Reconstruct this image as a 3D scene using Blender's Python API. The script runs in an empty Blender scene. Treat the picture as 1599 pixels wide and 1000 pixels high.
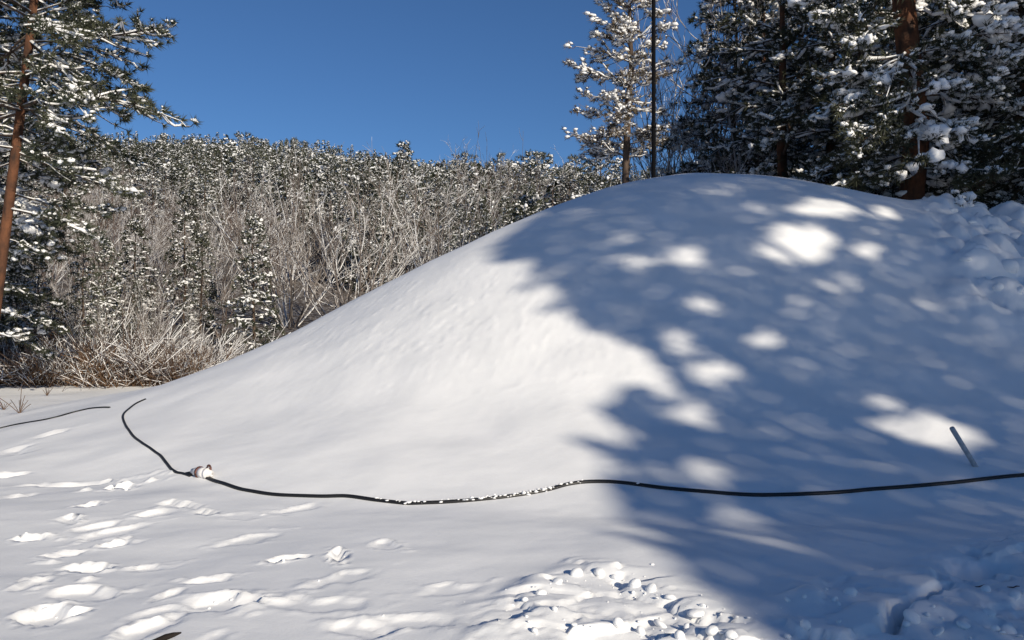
import bpy, bmesh, math, random
import numpy as np
from mathutils import Vector
R = math.radians
SC = bpy.context.scene
COL = SC.collection

# ------------------------------------------------------------------ camera, sky, sun, exposure
F, HZ, CZ = 1255.0, 525.0, 1.6            # focal length and horizon row of the photograph (1599 px wide), eye height
SUN_AZ = R(145.0)                          # clockwise from +Y
SUN_EL = R(22.0)
SH = np.array([math.sin(SUN_AZ), math.cos(SUN_AZ)])          # horizontal direction to the sun
SUN = np.array([SH[0]*math.cos(SUN_EL), SH[1]*math.cos(SUN_EL), math.sin(SUN_EL)])
cam = bpy.data.cameras.new('camera'); camo = bpy.data.objects.new('camera', cam); COL.objects.link(camo)
cam.sensor_width = 36.0; cam.lens = F/1599*36; cam.clip_start = 0.05; cam.clip_end = 5000
camo.location = (0, 0, CZ); camo.rotation_euler = (R(90)+math.atan((HZ-500)/F), 0, 0)
SC.camera = camo
w = bpy.data.worlds.new('World'); SC.world = w; w.use_nodes = True
nt = w.node_tree; sky = nt.nodes.new('ShaderNodeTexSky'); sky.sky_type = 'NISHITA'; sky.sun_disc = False
sky.sun_elevation = SUN_EL; sky.sun_rotation = SUN_AZ; sky.altitude = 600; sky.air_density = 1.0; sky.dust_density = 0.0; sky.ozone_density = 8.0
bg = nt.nodes['Background']; bg.inputs['Strength'].default_value = 0.077
nt.links.new(sky.outputs[0], bg.inputs[0])
sl = bpy.data.lights.new('sun', 'SUN'); sl.energy = 4.65; sl.angle = R(0.56); sl.color = (1.0, 0.9, 0.735)
so = bpy.data.objects.new('sun', sl); COL.objects.link(so)
so.rotation_euler = Vector((-SUN[0], -SUN[1], -SUN[2])).to_track_quat('-Z', 'Y').to_euler()
so.location = (20, -20, 30)
vs = SC.view_settings; vs.view_transform = 'Standard'; vs.look = 'None'; vs.gamma = 1.0; vs.exposure = 0.15; vs.use_curve_mapping = False

# ------------------------------------------------------------------ small helpers
def rgen(seed): return np.random.default_rng(seed)
def link(o, parent=None):
    COL.objects.link(o)
    if parent is not None: o.parent = parent
    return o
def tag(o, label, cat=None, group=None, kind=None):
    o['label'] = label
    if cat: o['category'] = cat
    if group: o['group'] = group
    if kind: o['kind'] = kind
    return o
def empty(name, loc=(0, 0, 0), rz=0.0, sc=1.0):
    o = bpy.data.objects.new(name, None); COL.objects.link(o); o.empty_display_size = 0.3
    o.location = [float(c) for c in loc]; o.rotation_euler = (0, 0, rz)
    o.scale = (sc, sc, sc) if np.isscalar(sc) else sc
    return o
def make_mesh(name, v, f, mats, smooth=True, midx=None):
    v = np.ascontiguousarray(v, np.float32); f = np.ascontiguousarray(f, np.int32); k = f.shape[1]
    me = bpy.data.meshes.new(name); me.vertices.add(len(v)); me.vertices.foreach_set('co', v.ravel())
    me.loops.add(f.size); me.loops.foreach_set('vertex_index', f.ravel())
    me.polygons.add(len(f)); me.polygons.foreach_set('loop_start', np.arange(len(f), dtype=np.int32)*k)
    if midx is not None: me.polygons.foreach_set('material_index', np.ascontiguousarray(midx, np.int32))
    me.polygons.foreach_set('use_smooth', np.full(len(f), smooth, bool))
    for m in (mats if isinstance(mats, (list, tuple)) else [mats]): me.materials.append(m)
    me.update(calc_edges=True); me.validate()
    return me
def mobj(name, me, parent=None): return link(bpy.data.objects.new(name, me), parent)
class Acc:
    """collects triangle soup"""
    def __init__(s): s.v = []; s.f = []; s.m = []; s.n = 0
    def add(s, v, f, m=0):
        v = np.asarray(v).reshape(-1, 3); f = np.asarray(f).reshape(-1, 3)
        s.v.append(v); s.f.append(f+s.n); s.m.append(np.full(len(f), m)); s.n += len(v)
    def arr(s): return np.concatenate(s.v), np.concatenate(s.f), np.concatenate(s.m)
    def mesh(s, name, mats, smooth=True):
        v, f, m = s.arr(); return make_mesh(name, v, f, mats, smooth, m)
def unit(a): return a/np.maximum(np.linalg.norm(a, axis=-1, keepdims=True), 1e-9)
def tubes(P, rad, S=5):
    """P (N,K,3) polylines, rad (N,K) -> triangles"""
    P = np.asarray(P, float); N, K, _ = P.shape; rad = np.broadcast_to(rad, (N, K))
    T = unit(np.gradient(P, axis=1))
    ref = np.where(np.abs(T[..., 2:3]) > 0.8, np.array([1., 0, 0]), np.array([0, 0, 1.]))
    A = unit(np.cross(T, ref)); B = np.cross(T, A)
    an = np.arange(S)*2*np.pi/S
    V = P[:, :, None]+rad[..., None, None]*(A[:, :, None]*np.cos(an)[:, None]+B[:, :, None]*np.sin(an)[:, None])
    i = np.arange(N)[:, None, None]*K*S+np.arange(K-1)[None, :, None]*S; j = np.arange(S)[None, None]; j2 = (j+1) % S
    a, b, c, d = i+j, i+j2, i+S+j2, i+S+j
    Fc = np.stack([np.stack([a, b, c], -1), np.stack([a, c, d], -1)], -2).reshape(-1, 3)
    return V.reshape(-1, 3), Fc
def caps(P, rad, S):
    """end discs for tubes() with the same frame"""
    V, _ = tubes(P, rad, S); K = np.asarray(P).shape[1]; V = V.reshape(-1, K, S, 3); out = Acc()
    tri = np.array([[0, i, i+1] for i in range(1, S-1)])
    for n in range(len(V)): out.add(V[n, 0], tri[:, ::-1]); out.add(V[n, -1], tri)
    return out.arr()[:2]
def ico(sub):
    bm = bmesh.new(); bmesh.ops.create_icosphere(bm, subdivisions=sub, radius=1.0)
    v = np.array([x.co[:] for x in bm.verts]); f = np.array([[x.index for x in q.verts] for q in bm.faces]); bm.free()
    return v, f
ICO1, ICO2, ICO3 = ico(1), ico(2), ico(3)
OCT = (np.array([[1, 0, 0], [-1, 0, 0], [0, 1, 0], [0, -1, 0], [0, 0, 1], [0, 0, -1.]]),
       np.array([[0, 2, 4], [2, 1, 4], [1, 3, 4], [3, 0, 4], [2, 0, 5], [1, 2, 5], [3, 1, 5], [0, 3, 5]]))
def blobs(P, S, rz, tmpl, rng, rough=0.22):
    """lumpy pads: centres P (N,3), half sizes S (N,3), heading rz (N)"""
    v, f = tmpl; N = len(P)
    d = 1+rng.normal(0, rough, (N, len(v), 1)).clip(-.5, .5)
    V = v[None]*d*S[:, None, :]
    c, s = np.cos(rz)[:, None], np.sin(rz)[:, None]
    V = np.stack([V[..., 0]*c-V[..., 1]*s, V[..., 0]*s+V[..., 1]*c, V[..., 2]], -1)+P[:, None]
    return V.reshape(-1, 3), (f[None]+np.arange(N)[:, None, None]*len(v)).reshape(-1, 3)

def pchip(x, xp, yp):
    xp = np.asarray(xp, float); yp = np.asarray(yp, float)
    h = np.diff(xp); d = np.diff(yp)/h; m = np.zeros_like(yp)
    for i in range(1, len(xp)-1): m[i] = 0 if d[i-1]*d[i] <= 0 else 2*d[i-1]*d[i]/(d[i-1]+d[i])
    x = np.clip(x, xp[0], xp[-1]); i = np.clip(np.searchsorted(xp, x)-1, 0, len(xp)-2); t = (x-xp[i])/h[i]
    return (1+2*t)*(1-t)**2*yp[i]+t*(1-t)**2*h[i]*m[i]+t*t*(3-2*t)*yp[i+1]+t*t*(t-1)*h[i]*m[i+1]
def sstep(a, b, x):
    t = np.clip((x-a)/(b-a), 0, 1); return t*t*(3-2*t)
def vnoise(x, y, seed=0):
    xi = np.floor(x).astype(np.int64); yi = np.floor(y).astype(np.int64); fx = x-xi; fy = y-yi
    fx = fx*fx*fx*(fx*(fx*6-15)+10); fy = fy*fy*fy*(fy*(fy*6-15)+10)
    def hsh(a, b):
        n = (a*374761393+b*668265263+seed*1442695041) & 0xffffffff
        n = ((n ^ (n >> 13))*1274126177) & 0xffffffff
        return ((n ^ (n >> 16)) & 0xffff)/65535.0*2-1
    return (hsh(xi, yi)*(1-fx)+hsh(xi+1, yi)*fx)*(1-fy)+(hsh(xi, yi+1)*(1-fx)+hsh(xi+1, yi+1)*fx)*fy
def fbm(x, y, oct=4, seed=0):
    s = 0; a = 1.0
    for o in range(oct): s = s+a*vnoise(x*2**o+17.3*o, y*2**o-9.1*o, seed+o); a *= 0.5
    return s

# ------------------------------------------------------------------ materials
def mat(name, col, rough=0.8, spec=0.2):
    m = bpy.data.materials.new(name); m.use_nodes = True; b = m.node_tree.nodes['Principled BSDF']
    b.inputs['Base Color'].default_value = (*col, 1); b.inputs['Roughness'].default_value = rough
    b.inputs['Specular IOR Level'].default_value = spec
    return m
def noise_mix(m, c1, c2, scale, lo=0.4, hi=0.6, detail=4, obj_rand=0.0, stretch=None):
    t = m.node_tree; N = t.nodes; L = t.links; b = N['Principled BSDF']
    tc = N.new('ShaderNodeTexCoord'); nz = N.new('ShaderNodeTexNoise'); nz.inputs['Scale'].default_value = scale; nz.inputs['Detail'].default_value = detail
    if stretch:
        mp = N.new('ShaderNodeMapping'); mp.inputs['Scale'].default_value = stretch; L.new(tc.outputs['Object'], mp.inputs[0]); L.new(mp.outputs[0], nz.inputs['Vector'])
    else: L.new(tc.outputs['Object'], nz.inputs['Vector'])
    cr = N.new('ShaderNodeValToRGB'); e = cr.color_ramp.elements; e[0].position = lo; e[1].position = hi
    e[0].color = (*c1, 1); e[1].color = (*c2, 1); L.new(nz.outputs['Fac'], cr.inputs[0]); out = cr.outputs[0]
    if obj_rand:
        oi = N.new('ShaderNodeObjectInfo'); mr = N.new('ShaderNodeMapRange'); mr.inputs['To Min'].default_value = 1-obj_rand; mr.inputs['To Max'].default_value = 1+obj_rand
        L.new(oi.outputs['Random'], mr.inputs['Value']); hv = N.new('ShaderNodeHueSaturation'); L.new(mr.outputs[0], hv.inputs['Value']); L.new(out, hv.inputs['Color']); out = hv.outputs[0]
    L.new(out, b.inputs['Base Color']); return nz, out
def add_bump(m, scales, strength, dist):
    t = m.node_tree; N = t.nodes; L = t.links; b = N['Principled BSDF']; tc = N.new('ShaderNodeTexCoord'); prev = None
    for sc_, st, di in zip(scales, strength, dist):
        nz = N.new('ShaderNodeTexNoise'); nz.inputs['Scale'].default_value = sc_; nz.inputs['Detail'].default_value = 5; L.new(tc.outputs['Object'], nz.inputs['Vector'])
        bp = N.new('ShaderNodeBump'); bp.inputs['Strength'].default_value = st; bp.inputs['Distance'].default_value = di; L.new(nz.outputs['Fac'], bp.inputs['Height'])
        if prev: L.new(prev.outputs[0], bp.inputs['Normal'])
        prev = bp
    L.new(prev.outputs[0], b.inputs['Normal'])
def snow_on_top(m, lo=0.15, hi=0.45):
    """snow lying on the upper side of bark and twigs"""
    t = m.node_tree; N = t.nodes; L = t.links; b = N['Principled BSDF']; src = b.inputs['Base Color'].links
    g = N.new('ShaderNodeNewGeometry'); sx = N.new('ShaderNodeSeparateXYZ'); L.new(g.outputs['True Normal'], sx.inputs[0])
    nz = N.new('ShaderNodeTexNoise'); nz.inputs['Scale'].default_value = 3.0; tc = N.new('ShaderNodeTexCoord'); L.new(tc.outputs['Object'], nz.inputs['Vector'])
    ad = N.new('ShaderNodeMath'); ad.operation = 'MULTIPLY_ADD'; ad.inputs[1].default_value = 0.8; ad.inputs[2].default_value = -0.4; L.new(nz.outputs['Fac'], ad.inputs[0])
    sm = N.new('ShaderNodeMath'); sm.operation = 'ADD'; L.new(sx.outputs['Z'], sm.inputs[0]); L.new(ad.outputs[0], sm.inputs[1])
    mr = N.new('ShaderNodeMapRange'); mr.inputs['From Min'].default_value = lo; mr.inputs['From Max'].default_value = hi; L.new(sm.outputs[0], mr.inputs['Value'])
    mx = N.new('ShaderNodeMix'); mx.data_type = 'RGBA'; L.new(mr.outputs[0], mx.inputs['Factor'])
    if src: L.new(src[0].from_socket, mx.inputs['A'])
    else: mx.inputs['A'].default_value = b.inputs['Base Color'].default_value
    mx.inputs['B'].default_value = (0.80, 0.80, 0.80, 1); L.new(mx.outputs['Result'], b.inputs['Base Color'])
SNOW = mat('packed_snow', (.86, .86, .86), .6, .15); noise_mix(SNOW, (.80, .805, .81), (.88, .88, .88), 1.3, .3, .7, 6)
add_bump(SNOW, (6, 60, 260), (.12, .22, .25), (.03, .007, .002))
TSNOW = mat('branch_snow', (.85, .85, .86), .7, .1)
NEEDLE = mat('pine_needles', (.04, .055, .03), .7, .2); noise_mix(NEEDLE, (.026, .034, .024), (.075, .078, .048), 1.7, .35, .65, 3, .3)
BNEEDLE = mat('brown_needles', (.1, .08, .05), .7, .2); noise_mix(BNEEDLE, (.1, .085, .06), (.26, .2, .14), 2.5, .35, .65, 3, .2)
ORANGE = mat('orange_pine_bark', (.2, .09, .04), .9); noise_mix(ORANGE, (.035, .022, .017), (.15, .063, .032), 5, .35, .65, 6, 0, (1, 1, .35)); add_bump(ORANGE, (14,), (.8,), (.03,))
DARKB = mat('dark_bark', (.07, .05, .04), .9); noise_mix(DARKB, (.035, .026, .022), (.12, .085, .065), 8, .35, .65, 5, 0, (1, 1, .3)); snow_on_top(DARKB, .3, .6)
TWIG = mat('bare_twigs', (.17, .12, .095), .9); noise_mix(TWIG, (.06, .042, .035), (.165, .12, .1), 1.1, .3, .7, 3, .2); snow_on_top(TWIG, .15, .5)
GREYTW = mat('grey_twigs', (.22, .19, .17), .9); noise_mix(GREYTW, (.12, .098, .088), (.28, .245, .225), 1.1, .3, .7, 3, .2); snow_on_top(GREYTW, .1, .45)
BRUSH = mat('dry_brush', (.2, .12, .07), .9); noise_mix(BRUSH, (.07, .042, .028), (.2, .12, .068), .9, .3, .7, 3)
RUBBER = mat('black_rubber', (.012, .012, .013), .45, .35); add_bump(RUBBER, (90,), (.2,), (.003,))
POLE = mat('black_steel', (.004, .004, .005), .7, .08)
ALLOY = mat('white_enamel', (.55, .52, .5), .4, .5); noise_mix(ALLOY, (.66, .64, .62), (.82, .79, .78), 30, .35, .65)
RUST = mat('dark_brown_iron', (.05, .025, .02), .6, .4); noise_mix(RUST, (.03, .016, .013), (.15, .05, .035), 40, .35, .65)
PIPE = mat('grey_plastic', (.22, .22, .23), .5, .4); noise_mix(PIPE, (.34, .34, .35), (.44, .44, .45), 20)
HILLM = mat('wooded_hillside_floor', (.4, .38, .36), .9); noise_mix(HILLM, (.08, .062, .05), (.5, .49, .48), 5, .5, .7, 8)

# ------------------------------------------------------------------ the ground: one height function
MP = dict(cx=4.063, cy=17.285, H=5.052, H2=3.705, RL=13.134, RF=9.495, RB=8.956, x2=9.298)
MT = [0, .12, .25, .4, .55, .7, .85, 1.0, 1.12]; MV = [1, .954, .852, .681, .472, .278, .128, .046, 0]
def mound_t(x, y):
    dx = x-MP['cx']; dy = y-MP['cy']; ddx = np.where(dx > 0, np.maximum(dx-MP['x2'], 0), dx)
    return np.sqrt((ddx/MP['RL'])**2+(dy/np.where(dy < 0, MP['RF'], MP['RB']))**2)
def gp(px, py, z=0.0):
    """a point of the level ground seen at that pixel of the photograph"""
    Y = F*(CZ-z)/(py-HZ); return np.array([(px-800)/F*Y, Y])
_r = rgen(5)
# footprints: pixel, half length, half width (m), heading (deg), depth
FOOT = [(49, 835, .13, .08, 60, .07), (187, 843, .13, .09, 20, .06), (105, 858, .12, .07, 0, .04), (139, 880, .2, .1, 15, .07), (131, 920, .24, .13, 5, .08),
        (79, 957, .17, .13, 40, .12), (448, 875, .13, .07, 170, .07), (532, 873, .15, .06, 50, .08), (326, 905, .16, .08, 0, .06), (349, 944, .24, .13, 20, .10),
        (266, 927, .15, .06, 20, .05), (225, 985, .22, .09, 15, .07), (499, 950, .3, .12, -10, .04), (547, 905, .22, .1, 10, .035),
        (142, 789, .14, .07, -10, .06), (112, 809, .16, .07, 0, .05), (240, 803, .18, .1, 10, .04), (285, 790, .2, .08, 0, .05), (326, 802, .1, .06, 0, .05),
        (187, 760, .2, .1, 0, .12), (112, 751, .55, .08, 4, .06), (5, 738, .22, .12, 0, .08), (30, 711, .25, .13, 0, .07), (82, 697, .2, .1, 0, .06),
        (20, 770, .2, .1, 10, .05), (60, 905, .16, .08, 30, .05), (640, 975, .26, .1, -5, .04), (700, 925, .2, .1, 0, .03),
        (230, 880, .16, .08, 20, .03), (390, 840, .2, .1, 0, .025), (560, 985, .2, .1, 0, .05)]
for _ in range(12):
    FOOT.append((_r.uniform(-150, 620), _r.uniform(650, 830), _r.uniform(.12, .25), _r.uniform(.07, .12), _r.uniform(-20, 40), _r.uniform(.015, .05)))
for _ in range(3):
    FOOT.append((_r.uniform(-60, 760), _r.uniform(830, 1010), _r.uniform(.1, .2), _r.uniform(.06, .1), _r.uniform(-40, 60), _r.uniform(.015, .04)))
def dents(x, y, h):
    x0, y0 = x, y
    for (px, py, a, b, an, d) in FOOT:
        c = gp(px, py); d = d*(.6 if py < 890 else .42); a = a*.85; b = b*.85
        if mound_t(c[0], c[1]) < .99: continue
        m = (np.abs(x0-c[0]) < 3*a+.1) & (np.abs(y0-c[1]) < 3*a+.1)
        if not m.any(): continue
        X = x0[m]-c[0]; Y = y0[m]-c[1]; an = an+(55*math.sin(px*3.7+py) if a < .4 else 0); ca, sa = math.cos(R(an)), math.sin(R(an))
        wob = 1+.42*vnoise(X*9+c[0]*7, Y*9+c[1]*5, 3)+.18*vnoise(X*24+c[0]*7, Y*24+c[1]*5, 4)
        xr = X*ca+Y*sa; yr = -X*sa+Y*ca
        q = np.sqrt((xr/a)**2+(yr/b)**2)*wob
        rim = .35*np.exp(-((q-1.3)/.28)**2)*(1+.9*vnoise(X*11, Y*11, 8)+.6*(yr/b).clip(-1, 1))
        h[m] += d*(-1/(1+np.exp((q-1)*7))+rim)
    return h
def poly_mask(x, y, pts, soft):
    """smooth inside-mask of a polygon given on the level ground"""
    P = np.array(pts); inside = np.zeros(x.shape, bool); dist = np.full(x.shape, 1e9)
    for i in range(len(P)):
        a, b = P[i], P[(i+1) % len(P)]
        cond = ((a[1] > y) != (b[1] > y)); xi = (b[0]-a[0])*(y-a[1])/(b[1]-a[1]+1e-12)+a[0]; inside ^= cond & (x < xi)
        d = b-a; t = np.clip(((x-a[0])*d[0]+(y-a[1])*d[1])/(d@d), 0, 1); dist = np.minimum(dist, np.hypot(x-a[0]-t*d[0], y-a[1]-t*d[1]))
    return sstep(-soft, soft, np.where(inside, dist, -dist))
def plates(x, y, size, seed):
    """tilted broken slabs: jittered cells, each with its own height and tilt"""
    x = x/size+.28*vnoise(x/size*1.7, y/size*1.7, seed+1)+.1*vnoise(x/size*5, y/size*5, seed+2); y = y/size*1.25+.28*vnoise(x*1.7+7, y/size*1.7, seed+3); xi = np.floor(x); yi = np.floor(y)
    f1 = np.full(x.shape, 9.); f2 = np.full(x.shape, 9.); val = np.zeros(x.shape)
    def hs(a, b, k): return vnoise(a+.0, b+.0, seed+40+k)
    for i in (-1, 0, 1):
        for j in (-1, 0, 1):
            a, b = xi+i, yi+j; cx, cy = a+.5+.42*hs(a, b, 0), b+.5+.42*hs(a, b, 1); d = np.hypot(x-cx, y-cy)
            hv = .55*hs(a, b, 2)+.75*(hs(a, b, 3)*(x-cx)+hs(a, b, 4)*(y-cy)); near = d < f1
            f2 = np.where(near, f1, np.minimum(f2, d)); f1 = np.where(near, d, f1); val = np.where(near, hv, val)
    return val-.35*np.exp(-(f2-f1)/.07)
CH1 = [gp(*p) for p in [(770, 946), (830, 915), (900, 888), (960, 893), (1010, 900), (1060, 925), (1120, 955), (1180, 990), (1230, 1040), (700, 1050), (720, 990)]]
CH2 = [gp(*p) for p in [(1215, 905), (1330, 905), (1440, 880), (1500, 850), (1620, 835), (1720, 900), (1800, 1060), (1220, 1060)]]
def height(x, y):
    x = np.asarray(x, float); y = np.asarray(y, float); shp = x.shape; x = x.ravel(); y = y.ravel()
    t = mound_t(x, y)
    dx = x-MP['cx']; s = sstep(0, 1, dx/MP['x2']); Hs = MP['H']+(MP['H2']-MP['H'])*s
    m = Hs*pchip(t, MT, MV)
    flat = sstep(.8, 1.1, t)
    g = .05*fbm(x*.35, y*.35, 3, 11)*sstep(0, 3, np.hypot(x, y)-1)+.008*fbm(x*1.1+3, y*1.9, 3, 31)*flat
    g += .004*vnoise(x*.8, y*1.4, 50)*(1-flat)+.002*fbm(x*5, y*5, 3, 53)*(1-flat)
    band = np.exp(-((t-.62)/.16)**2)*sstep(6, 2, x)*sstep(-6, -2, x); g += .010*np.maximum(fbm(x*7, y*9, 2, 61), 0)*band
    # lumpy broken bank high on the far end of the mound
    bx = sstep(-.3, .6, x-6.0-.42*(y-11))*sstep(10.8, 12.4, y)*sstep(19, 16.5, y)
    lump = np.abs(vnoise(x*1.5, y*1.5, 71))*.5+np.abs(vnoise(x*3.1, y*3.1, 72))*.28+np.abs(vnoise(x*6.5, y*6.5, 73))*.12
    g += bx*(lump*.62-.05)
    h = m+g
    n = (y < 30) & (y > 3) & (x > -16) & (x < 3); hh = h[n]; h[n] = dents(x[n], y[n], hh)
    for P, amp, sd in ((CH1, .085, 80), (CH2, .07, 90)):
        k = (x > -1.5) & (x < 6) & (y > 2.5) & (y < 7.5)
        X, Y = x[k], y[k]; mk = poly_mask(X+.05*vnoise(X*7, Y*7, sd+5), Y+.05*vnoise(X*7+9, Y*7, sd+6), P, .16)
        lowf = fbm(X*1.7, Y*2.2, 2, sd+20); broken = sstep(-.15, .35, fbm(X*1.4+5, Y*1.8, 2, sd+30)+.1)
        pl = plates(X, Y, .34, sd)*1.0+plates(X, Y, .15, sd+9)*.3*broken
        h[k] += mk*(amp*(.22+.4*lowf)+amp*pl*.6)
    # a crack and two holes trodden into the shaded crust
    for (p0, p1, wd, dp) in [((1385, 985), (1402, 958), 0.035, .2), ((1402, 958), (1432, 938), .026, .15), ((1432, 938), (1475, 922), .022, .12)]:
        a, b = gp(*p0), gp(*p1); d = b-a; tt = np.clip(((x-a[0])*d[0]+(y-a[1])*d[1])/(d@d), 0, 1); h -= dp*np.exp(-(np.hypot(x-a[0]-tt*d[0], y-a[1]-tt*d[1])/wd)**2)
    for (px, py, r_, dp) in [(1512, 893, .08, .42), (1552, 892, .085, .45), (1514, 868, .05, .25), (1508, 912, .06, .22), (1585, 905, .05, .14)]:
        c = gp(px, py); h -= dp*np.exp(-(np.hypot(x-c[0], (y-c[1])*.7)/r_)**2)
    return h.reshape(shp)
def hz(x, y): return float(height(np.array([x]), np.array([y]))[0])
def cast(px, py, lift=0.0):
    """where the sight line through a pixel of the photograph meets the snow"""
    Y = np.linspace(3.2, 40, 3000); u = (px-800)/F; z = CZ+(HZ-py)/F*Y; g = height(u*Y, Y)+lift
    k = np.argmax(z <= g); return np.array([u*Y[k], Y[k], g[k]])
def at(px, py, Y): return np.array([(px-800)/F*Y, Y, CZ+(HZ-py)/F*Y])

def axis(parts):
    out = [np.arange(a, b, s) for a, b, s in parts]; return np.concatenate(out+[[parts[-1][1]]])
gx = axis([(-70, -22, 2.0), (-22, -10, .3), (-10, -4.5, .1), (-4.5, 4.5, .034), (4.5, 10, .06), (10, 20, .25), (20, 70, 2.5)])
gy = axis([(-60, -5, 2.5), (-5, 3.3, .4), (3.3, 7.2, .028), (7.2, 10.5, .045), (10.5, 20, .1), (20, 30, .3), (30, 46, 2.0)])
GX, GY = np.meshgrid(gx, gy); GZ = height(GX.ravel(), GY.ravel()).reshape(GX.shape)
nrm = np.dstack([-np.gradient(GZ, gx, axis=1), -np.gradient(GZ, gy, axis=0), np.ones_like(GZ)]); nrm = unit(nrm)
nx, ny = len(gx), len(gy)
idx = np.arange(nx*ny).reshape(ny, nx)
Q = np.stack([idx[:-1, :-1], idx[:-1, 1:], idx[1:, 1:], idx[1:, :-1]], -1)
tq = mound_t(GX, GY)[:-1, :-1] < 1.0
V3 = np.stack([GX, GY, GZ], -1).reshape(-1, 3); N3 = nrm.reshape(-1, 3)
def sheet(name, sel):
    q = Q[sel]; u, inv = np.unique(q, return_inverse=True)
    me = make_mesh(name, V3[u], inv.reshape(-1, 4), SNOW); me.normals_split_custom_set_from_vertices(N3[u].tolist())
    return mobj(name, me)
ground = sheet('snow_ground', ~tq); tag(ground, 'trodden snow-covered ground with footprints around the mound', kind='structure')
mound = sheet('snow_mound', tq); tag(mound, 'large smooth rounded snow mound half in dappled tree shade', 'snow mound')

# far wooded hill
HR = [0, 25, 45, 67, 110, 160, 220, 330, 450, 520, 800]; HH = [0, -.3, 2.2, 6, 15.5, 28, 43, 72, 100, 104, 60]
KX = [-1.2, -.64, -.48, -.32, -.19, -.12, 0, .12, .24, .8]; KV = [.8, .85, .885, .915, .885, .85, .83, .81, .79, .78]
def hill(x, y):
    r = np.hypot(x, y); u = x/np.maximum(y, 1.0)
    return pchip(r, HR, HH)*pchip(u, KX, KV)+sstep(40, 200, r)*2.0*fbm(x*.02, y*.02, 3, 7)
pr = np.concatenate([np.linspace(24, 120, 60), np.linspace(125, 800, 90)]); pa = np.linspace(-62, 62, 150)
PR, PA = np.meshgrid(pr, np.radians(pa)); hx, hy = PR*np.sin(PA), PR*np.cos(PA); hzv = hill(hx, hy)
hzv[:, 0] -= 1.0
i2 = np.arange(hx.size).reshape(hx.shape); q2 = np.stack([i2[:-1, :-1], i2[:-1, 1:], i2[1:, 1:], i2[1:, :-1]], -1).reshape(-1, 4)[:, ::-1]
hl = mobj('wooded_hill', make_mesh('wooded_hill', np.stack([hx, hy, hzv], -1).reshape(-1, 3), q2, HILLM)); tag(hl, 'snowy slope of the forested hill behind the mound', kind='structure')
def base_z(x, y):
    return max(float(hill(np.array([x]), np.array([y]))[0]), -0.05) if y > 26 else 0.0

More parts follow.
